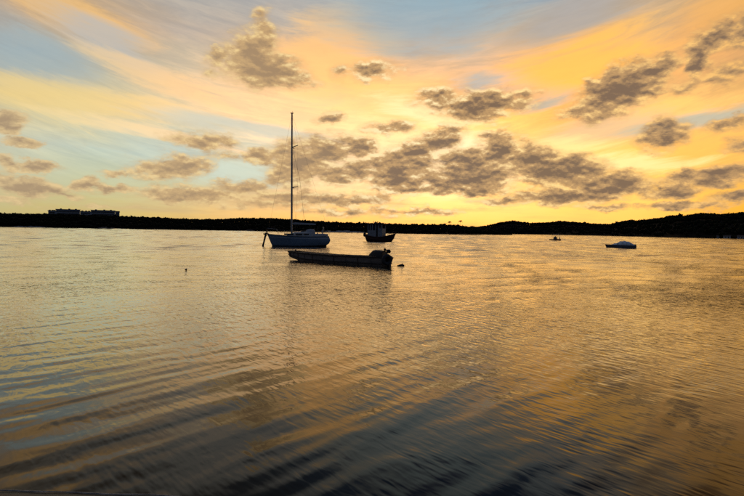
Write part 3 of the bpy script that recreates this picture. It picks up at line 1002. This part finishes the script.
# ------------------------------------------------------------------ trawler
def fishing_boat():
    M_HULL = mat("black_red_hull", (0.055, 0.022, 0.018), 0.6, 0.4, 2.5)
    M_RAIL = mat("rust_red_rail", (0.10, 0.035, 0.025), 0.6, 0.4, 5)
    M_HOUSE = mat("grey_blue_wheelhouse", (0.24, 0.27, 0.32), 0.6, 0.2, 3)
    M_ROOF = mat("dark_red_roof", (0.06, 0.035, 0.03), 0.7, 0.3, 4)
    M_IN = mat("dark_interior", (0.02, 0.02, 0.022), 0.5, 0.2, 3)
    M_TYRE = mat("black_rubber", (0.012, 0.012, 0.012), 0.85, 0.3, 9)
    M_DK = mat("worn_deck", (0.10, 0.08, 0.06), 0.8, 0.3, 6)
    M_MET = mat("galvanised_pipe", (0.2, 0.2, 0.2), 0.5, 0.2, 6, metallic=.5)
    a, b = ground(368.0, 241.3), ground(391.5, 241.9)
    f = (b - a).normalized()
    mid = (a + b) / 2
    t = thing("fishing_boat", "small dark fishing boat with grey wheelhouse on posts and raised bow", "fishing boat", (mid.x, mid.y, 0), math.atan2(f.y, f.x))
    hx = (b - a).length / 2
    lev = [(-0.35, -0.45, -0.35, hx - .5, -hx + .3, .05), (0.0, 0.0, 0.0, hx, -hx, .78), (.55, .42, .62, hx + .42, -hx - .15, .98), (1.38, .78, 1.22, hx + .72, -hx - .36, 1.06)]

    def pt(li, u, s):
        zb, zm, zs, xb, xs_, bm = lev[li]
        x = xs_ + (xb - xs_) * u
        z = zs * (1 - u) * (1 - 2 * u) + 4 * zm * u * (1 - u) + zb * u * (2 * u - 1)
        w = bm * (max(0, 1 - ((u - .5) / .5) ** 2.6) if u > .5 else 1 - .22 * ((.5 - u) / .5) ** 2)
        return Vector((x, s * max(w, .02), z))
    us = [i / 17 for i in range(18)]
    secs = [[pt(l, u, -1) for l in range(3, -1, -1)] + [pt(l, u, 1) for l in range(4)] for u in us]
    hull = MB().loft(secs).build("hull", M_HULL, t, True)
    for s in (-1, 1):
        MB().tube([pt(3, u, s) for u in us], .06, 6).build("gunwale", M_RAIL, t, True)
        MB().tube([pt(2, u, s) + Vector((0, s * .01, 0)) for u in us], .04, 6).build("rubbing_strake", M_RAIL, hull, True)
    rows = []
    for u in us:
        p = pt(3, u, 1)
        rows.append([Vector((p.x, -p.y, p.z - .12)), Vector((p.x, p.y, p.z - .12))])
    MB().loft(rows, cap=False).build("deck", M_DK, t)
    sc_ = 83.0 / F_PX
    X = lambda px: (px - 379.75) * sc_
    Zp = lambda py: (241.6 - py) * sc_
    zd = 0.75
    # lower wheelhouse walls
    x0, x1 = X(368.4), X(384.3)
    w = .78
    zw, zr = Zp(230.6), Zp(224.6)
    xg0, xg1 = X(377.6), X(379.6)
    house = MB().box(((x0 + xg0) / 2, 0, (zd + zw) / 2), (xg0 - x0, 2 * w, zw - zd)).build("wheelhouse", M_HOUSE, t, bevel=.03)
    MB().box(((xg1 + x1) / 2, 0, (zd + zw + .35) / 2), (x1 - xg1, 2 * w, zw + .35 - zd)).build("fore_cabin", M_HOUSE, t, bevel=.03)
    MB().box(((xg0 + xg1) / 2, 0, (zd + zr) / 2), (xg1 - xg0 - .02, 1.1, zr - zd)).build("doorway", M_IN, t)
    for s in (-1, 1):
        for px in (368.9, 371.3, 373.7, 377.2, 380.1, 383.8):
            MB().box((X(px), s * (w - .05), (zw + zr) / 2 - .02), (.13, .09, zr - zw + .1)).build("window_post", M_HOUSE, t)
        MB().box((X(382), s * (w - .06), zw + .75), (.5, .05, .4)).build("cabin_window", M_IN, t)
    MB().box(((x0 + xg0) / 2, 0, (zw + zr) / 2), (xg0 - x0 - .35, 1.0, zr - zw - .06)).build("cabin_interior", M_IN, t)
    roof = MB().box(((x0 + x1) / 2 - .05, 0, zr + .08), (x1 - x0 + .45, 2 * w + .3, .13)).build("roof", M_ROOF, t, bevel=.04)
    MB().tube([(X(372.5), .1, zr + .1), (X(372.5), .1, zr + .62)], .035, 6).build("mast_light", M_MET, roof, True)
    MB().box((X(379), 0, zr + .2), (.7, .35, .16)).build("life_float", M_RAIL, roof, bevel=.04)
    MB().tube([(X(375), -.2, zr + .1), (X(375), -.2, zr + .42)], .06, 8).build("exhaust", M_MET, roof, True)
    # fore rail
    for px in (386.0, 388.3, 390.6, 393.0):
        u = (X(px) + hx + .36) / (2 * hx + 1.08)
        for s in (-1, 1):
            p = pt(3, min(.98, u), s)
            MB().tube([p, p + Vector((0, 0, .42))], .025, 6).build("rail_post", M_RAIL, t, True)
    for s in (-1, 1):
        MB().tube([pt(3, u, s) + Vector((0, 0, .42)) for u in (.70, .78, .86, .93, .98)], .022, 6).build("hand_rail", M_RAIL, t, True)
    MB().tube([(hx + .55, 0, 1.2), (hx + .62, 0, 1.72)], .07, 8).build("bow_bitt", M_RAIL, t, True)
    ty = MB().torus((0, 0, 0), .26, .11, "X").build("tyre", M_TYRE, None, True)
    mw = Matrix.Translation((mid.x, mid.y, 0)) @ Matrix.Rotation(math.atan2(f.y, f.x), 4, "Z")
    ty.matrix_world = mw @ Matrix.Translation((-hx - .52, -.25, 1.12))
    tag(ty, "black tyre hung as a fender on the dark fishing boat's stern", "tyre")


fishing_boat()


# ------------------------------------------------------------------ long wooden boat
def longboat():
    M_W = mat("weathered_grey_planks", (0.19, 0.165, 0.15), 0.75, 0.45, 3.0, stretch=(0.35, 2, 5))
    M_W2 = mat("tarred_wood", (0.022, 0.018, 0.016), 0.7, 0.4, 5)
    M_RUST = mat("rusty_batten", (0.085, 0.050, 0.036), 0.8, 0.4, 9)
    M_COV = mat("black_tarpaulin", (0.016, 0.016, 0.018), 0.6, 0.4, 5)
    M_RUB = mat("black_rubber", (0.012, 0.012, 0.012), 0.85, 0.3, 9)
    M_IRON = mat("engine_iron", (0.03, 0.03, 0.032), 0.45, 0.3, 9, metallic=.4)
    bow, stern = ground(292.0, 259.6), ground(386.8, 266.0)
    f = (bow - stern).normalized()
    L = (bow - stern).length
    t = thing("wooden_boat", "long narrow weathered wooden boat with covered engine at its stern", "boat", (stern.x, stern.y, 0), math.atan2(f.y, f.x))
    us = [i / 26 for i in range(27)]

    def sec(u):
        x = L * u
        rise = max(0.0, (u - .70) / .30)
        zb = -0.12 + 0.30 * rise ** 1.7
        zt = 0.41 + 0.05 * abs(u - .5) - .02 * math.sin(math.pi * u) + .03 * rise
        w = .50 * (1 - .42 * rise ** 1.8) * (1 - .10 * (max(0, .12 - u) / .12))
        wb = w * (.78 - .1 * rise)
        return x, zb, zt, w, wb
    secs = []
    for u in us:
        x, zb, zt, w, wb = sec(u)
        xo = -.10 * (1 - u) ** 8
        secs.append([Vector((x + xo, -w, zt)), Vector((x, -(w + wb) / 2 - .03, (zb + zt) / 2)), Vector((x, -wb, zb)), Vector((x, 0, zb - .02)), Vector((x, wb, zb)), Vector((x, (w + wb) / 2 + .03, (zb + zt) / 2)), Vector((x + xo, w, zt))])
    inner = []
    hull = MB().loft(secs).build("hull", M_W, t)
    # cut-out inside: floor laid just below the rail so that it reads as an open boat
    fl = []
    for u in us[1:-1]:
        x, zb, zt, w, wb = sec(u)
        fl.append([Vector((x, -w + .05, zt + .012)), Vector((x, w - .05, zt + .012))])
    MB().loft(fl, cap=False).build("floor_boards", M_W2, t)
    for s in (-1, 1):
        pts = []
        for u in us:
            x, zb, zt, w, wb = sec(u)
            pts.append([Vector((x, s * (w - .05), zt - .03)), Vector((x, s * (w + .035), zt - .03)), Vector((x, s * (w + .035), zt + .045)), Vector((x, s * (w - .05), zt + .045))])
        MB().loft(pts, closed=True).build("gunwale", M_W2, t)
        pts = []
        for u in us:
            x, zb, zt, w, wb = sec(u)
            z = zb + (zt - zb) * .42
            ww = w * .52 + wb * .48 + .03
            pts.append([Vector((x, s * (ww - .02), z - .02)), Vector((x, s * (ww + .02), z - .02)), Vector((x, s * (ww + .02), z + .025)), Vector((x, s * (ww - .02), z + .025))])
        MB().loft(pts, closed=True).build("rubbing_strake", M_W2, t)
        for k, u in enumerate((.10, .22, .34, .46, .58, .69, .785, .865, .93, .975)):
            x, zb, zt, w, wb = sec(u)
            mb = MB()
            mb.loft([[Vector((x - .018, s * (w + .005), zt - .03)), Vector((x + .018, s * (w + .005), zt - .03)), Vector((x + .018, s * (w + .03), zt - .03)), Vector((x - .018, s * (w + .03), zt - .03))],
                     [Vector((x - .018, s * ((w + wb) / 2 + .02), (zb + zt) / 2)), Vector((x + .018, s * ((w + wb) / 2 + .02), (zb + zt) / 2)), Vector((x + .018, s * ((w + wb) / 2 + .055), (zb + zt) / 2)), Vector((x - .018, s * ((w + wb) / 2 + .055), (zb + zt) / 2))],
                     [Vector((x - .018, s * (wb - .01), zb + .02)), Vector((x + .018, s * (wb - .01), zb + .02)), Vector((x + .018, s * (wb + .03), zb + .02)), Vector((x - .018, s * (wb + .03), zb + .02))]], closed=True)
            mb.build("batten", M_RUST if k % 2 else M_W, t)
    for u in (.30, .48, .66, .82):
        x, zb, zt, w, wb = sec(u)
        MB().box((x, 0, zt + .035), (.22, 2 * w - .06, .035)).build("thwart", M_W, t)
    x, zb, zt, w, wb = sec(1.0)
    MB().box((L - .16, 0, zt + .03), (.40, 2 * w + .10, .07)).build("bow_plate", M_W2, t, bevel=.015)
    MB().tube([(L - .3, 0, zt), (L - .3, 0, zt + .14)], .035, 8).build("mooring_post", M_W2, t, True)
    # covered engine, tiller and gear at the stern
    cov = []
    for x, h, w in ((.12, .08, .28), (.16, .26, .32), (.40, .31, .34), (.72, .30, .34), (.86, .18, .32), (1.0, .0, .26)):
        cov.append([Vector((x + random.uniform(-.02, .02), w * c, .47 + (h + random.uniform(-.015, .015)) * z)) for c, z in ((-1, 0), (-.95, .6), (-.7, .95), (0, 1.05), (.7, .97), (.95, .6), (1, 0))])
    MB().loft(cov).build("engine_cover", M_COV, t, True)
    MB().tube([(.3, -.0, .62), (.1, .0, .80), (-.08, .02, .77)], [.03, .035, .05], 8).build("tiller", M_IRON, t, True)
    MB().ball((-.12, .02, .74), (.11, .10, .10), lump=.12).build("tiller_knob", M_RUB, t, True)
    MB().ball((.10, .05, .83), (.06, .06, .06), lump=.12).build("fuel_cap", M_RUB, t, True)
    MB().box((-.06, -.05, .30), (.12, .42, .40)).build("transom_bracket", M_W2, t, bevel=.03)
    MB().tube([(-.12, .05, .5), (-.16, .05, -.3)], [.10, .06], 10).build("engine_leg", M_IRON, t, True)
    # tyre on the stern quarter
    mw = Matrix.Translation((stern.x, stern.y, 0)) @ Matrix.Rotation(math.atan2(f.y, f.x), 4, "Z")
    ty = MB().torus((0, 0, 0), .20, .085, "Y").build("tyre", mat("grey_rubber", (0.035, 0.036, 0.04), 0.8, 0.3, 9), None, True)
    ty.matrix_world = mw @ Matrix.Translation((-.24, .34, .34)) @ Matrix.Rotation(R(58), 4, "Z")
    tag(ty, "black tyre fender hung on the stern of the long wooden boat", "tyre")


longboat()


# ------------------------------------------------------------------ covered runabout
def covered_boat():
    M_HULL = mat("dark_blue_hull", (0.10, 0.12, 0.16), 0.4, 0.3, 3)
    M_COVER = mat("pale_blue_cover", (0.72, 0.80, 0.88), 0.75, 0.22, 4)
    M_WHITE = mat("white_foredeck", (0.42, 0.46, 0.52), 0.5, 0.15, 4)
    M_GL = mat("smoked_window", (0.02, 0.025, 0.03), 0.1, 0.1, 3)
    M_RUB = mat("black_rubber", (0.012, 0.012, 0.012), 0.85, 0.3, 9)
    a, b = ground(634.0, 248.3), ground(607.0, 247.8)
    f = (b - a).normalized()
    L = (b - a).length
    t = thing("motorboat", "small motorboat with pale blue hooped cover at right", "motorboat", (a.x, a.y, 0), math.atan2(f.y, f.x))
    us = [i / 16 for i in range(17)]

    def sec(u):
        w = .78 * (1 - max(0, (u - .45) / .55) ** 2.4)
        zt = .34 + .10 * u * u
        x = L * u
        return x, max(w, .02), zt
    secs = []
    for u in us:
        x, w, zt = sec(u)
        o = .25 * u ** 4
        secs.append([Vector((x + o, -w, zt)), Vector((x + o * .4, -w * .95, .05)), Vector((x, -w * .55, -.18)), Vector((x, 0, -.28)), Vector((x, w * .55, -.18)), Vector((x + o * .4, w * .95, .05)), Vector((x + o, w, zt))])
    MB().loft(secs).build("hull", M_HULL, t, True)
    for s in (-1, 1):
        MB().tube([Vector((sec(u)[0] + .25 * u ** 4, s * sec(u)[1], sec(u)[2])) for u in us], .035, 6).build("rub_rail", M_RUB, t, True)
    fd = []
    for u in us[9:]:
        x, w, zt = sec(u)
        o = .25 * u ** 4
        fd.append([Vector((x + o, -w, zt + .01)), Vector((x + o, 0, zt + .10 * (1 - u) + .02)), Vector((x + o, w, zt + .01))])
    MB().loft(fd, cap=False).build("foredeck", M_WHITE, t, True)
    cov = []
    prof = [(.01, .36, .0), (.10, .62, 0), (.22, .84, .02), (.36, .92, 0), (.50, .88, 0), (.60, .68, 0), (.70, .58, 0), (.80, .44, 0)]
    for u, h, _ in prof:
        x, w, zt = sec(u)
        w *= .98
        cov.append([Vector((x, w * math.cos(q), zt + (h - zt + .02) * max(0, math.sin(q)) ** .7)) for q in [math.pi * k / 12 for k in range(13)]])
    c = MB().loft(cov, cap=True).build("cover", M_COVER, t, False)
    for k in (2, 3, 4):
        u, h, _ = prof[k]
        x, w, zt = sec(u)
        MB().tube([(x, w * math.cos(q), zt + (h - zt + .02) * max(0, math.sin(q)) ** .7 + .01) for q in [math.pi * j / 12 for j in range(13)]], .018, 6).build("hoop", M_WHITE, c, True)
    for s in (-1, 1):
        x, w, zt = sec(.64)
        MB().box((x, s * w * .80, zt + .16), (.36, .03, .12), Matrix.Rotation(R(12 * s), 3, "Z")).build("windscreen", M_GL, t)
    MB().box((-.14, 0, .36), (.24, .30, .34), taper=.8).build("outboard_motor", M_RUB, t, bevel=.04)
    MB().box((-.16, 0, .0), (.12, .10, .5)).build("outboard_leg", M_RUB, t)


covered_boat()


# ------------------------------------------------------------------ tiny skiff with awning
def skiff():
    M_HULL = mat("orange_brown_hull", (0.65, 0.18, 0.06), 0.6, 0.3, 4)
    M_BLUE = mat("blue_console", (0.03, 0.07, 0.13), 0.5, 0.2, 4)
    M_POST = mat("pale_post", (0.45, 0.40, 0.36), 0.5, 0.1, 5)
    M_AWN = mat("grey_blue_awning", (0.10, 0.14, 0.20), 0.8, 0.2, 5)
    c = ground(555.6, 240.4)
    L = 3.0
    t = thing("skiff", "tiny far-off orange skiff with blue console and awning posts", "boat", (c.x, c.y, 0), R(6))
    us = [i / 12 for i in range(13)]
    secs = []
    for u in us:
        x = -L / 2 + L * u
        w = .60 * (1 - max(0, (u - .5) / .5) ** 2.5) + .02
        zt = .30 + .16 * max(0, u - .55) + .10 * max(0, .2 - u)
        secs.append([Vector((x, -w, zt)), Vector((x, -w * .85, -.05)), Vector((x, 0, -.15)), Vector((x, w * .85, -.05)), Vector((x, w, zt))])
    MB().loft(secs).build("hull", M_HULL, t, True)
    for s in (-1, 1):
        MB().tube([(sc_[4].x, s * abs(sc_[4].y), sc_[4].z) for sc_ in secs], .04, 6).build("gunwale", mat("rust_red_rail", (0.1, 0.035, 0.025)), t, True)
    MB().box((-.15, 0, .62), (.85, .6, .66), taper=.85).build("console", M_BLUE, t, bevel=.05)
    MB().box((-.05, 0, 1.06), (.05, .5, .22)).build("windscreen", M_POST, t)
    for x in (-.75, .75):
        for s in (-1, 1):
            MB().tube([(x, s * .5, .3), (x * .9, s * .48, 1.62)], .03, 6).build("awning_post", M_POST, t, True)
    MB().loft([[Vector((x, y, 1.62 + .08 * math.cos(y * 2.4))) for y in (-.6, -.3, 0, .3, .6)] for x in (-.85, 0, .85)], cap=False).build("awning", M_AWN, t, True, solid=.03)
    MB().box((1.15, 0, .62), (.22, .26, .36), taper=.8).build("cool_box", M_POST, t, bevel=.03)


skiff()


# ------------------------------------------------------------------ flotsam
def floaters():
    M_D = mat("wet_dark_wood", (0.02, 0.017, 0.015), 0.5, 0.4, 9)
    p = ground(401, 266.2)
    t = thing("driftwood", "dark floating scrap just right of the long wooden boat's stern", "driftwood", (p.x, p.y, 0), R(8))
    MB().tube([(-.20, 0, .02), (-.05, .02, .04), (.08, 0, .05), (.17, .01, .03)], [.02, .05, .06, .03], 8).build("branch", M_D, t, True)
    MB().tube([(.04, 0, .05), (.07, .02, .14)], [.035, .015], 6).build("stub", M_D, t, True)
    p = ground(186, 270.6)
    t = thing("marker_float", "lone small dark float on open water at left", "float", (p.x, p.y, 0), 0)
    MB().ball((0, 0, .04), (.05, .05, .03), lump=.05).build("body", M_D, t, True)
    MB().tube([(0, 0, .05), (.02, 0, .09)], .012, 6).build("loop", M_D, t, True)


floaters()


# ------------------------------------------------------------------ the near beach, its edge just showing at lower left
def near_shore():
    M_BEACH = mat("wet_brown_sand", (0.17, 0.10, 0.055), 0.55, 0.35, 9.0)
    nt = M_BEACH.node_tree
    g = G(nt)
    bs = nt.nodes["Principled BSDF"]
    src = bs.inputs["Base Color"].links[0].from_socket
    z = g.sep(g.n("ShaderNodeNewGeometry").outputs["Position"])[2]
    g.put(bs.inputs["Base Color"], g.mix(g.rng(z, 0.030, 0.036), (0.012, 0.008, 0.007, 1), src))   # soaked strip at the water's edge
    e0, e1 = ground(0, 495.5), ground(150, 499.3)

    def edge(x):
        ye = e0.y + (e1.y - e0.y) * (x - e0.x) / (e1.x - e0.x) if x < e1.x else e1.y - 0.10 * (x - e1.x) - 0.03 * (x - e1.x) ** 2
        return max(ye, 0.9) + 0.005 * math.sin(x * 5) + .003 * math.sin(x * 13 + 1)
    rows = []
    for x in np.linspace(-30, 30, 481):
        ye = edge(x)
        rows.append([Vector((x, ye + a, z)) for a, z in ((6, -1.6), (1.5, -.45), (.3, -.10), (.012, -.02), (0.0, .022), (-.045, .028), (-.055, .038), (-.5, .06), (-2.5, .18), (-20, 1.2))])
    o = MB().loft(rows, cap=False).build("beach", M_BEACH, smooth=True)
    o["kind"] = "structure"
    mb = MB()  # pale strip added as the bright glint of the water's meniscus
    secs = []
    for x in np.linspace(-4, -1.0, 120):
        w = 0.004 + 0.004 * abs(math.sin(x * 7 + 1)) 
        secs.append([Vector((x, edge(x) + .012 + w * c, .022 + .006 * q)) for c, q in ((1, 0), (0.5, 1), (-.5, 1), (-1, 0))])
    f = mb.loft(secs, cap=True).build("meniscus_glint", mat("pale_glint", (0.42, 0.36, 0.30), 0.6, 0.5, 30), smooth=True)
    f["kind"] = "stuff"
    tag(f, "thin pale strip modelled as the waterline glint along the near shore at lower left", "meniscus_glint")


near_shore()
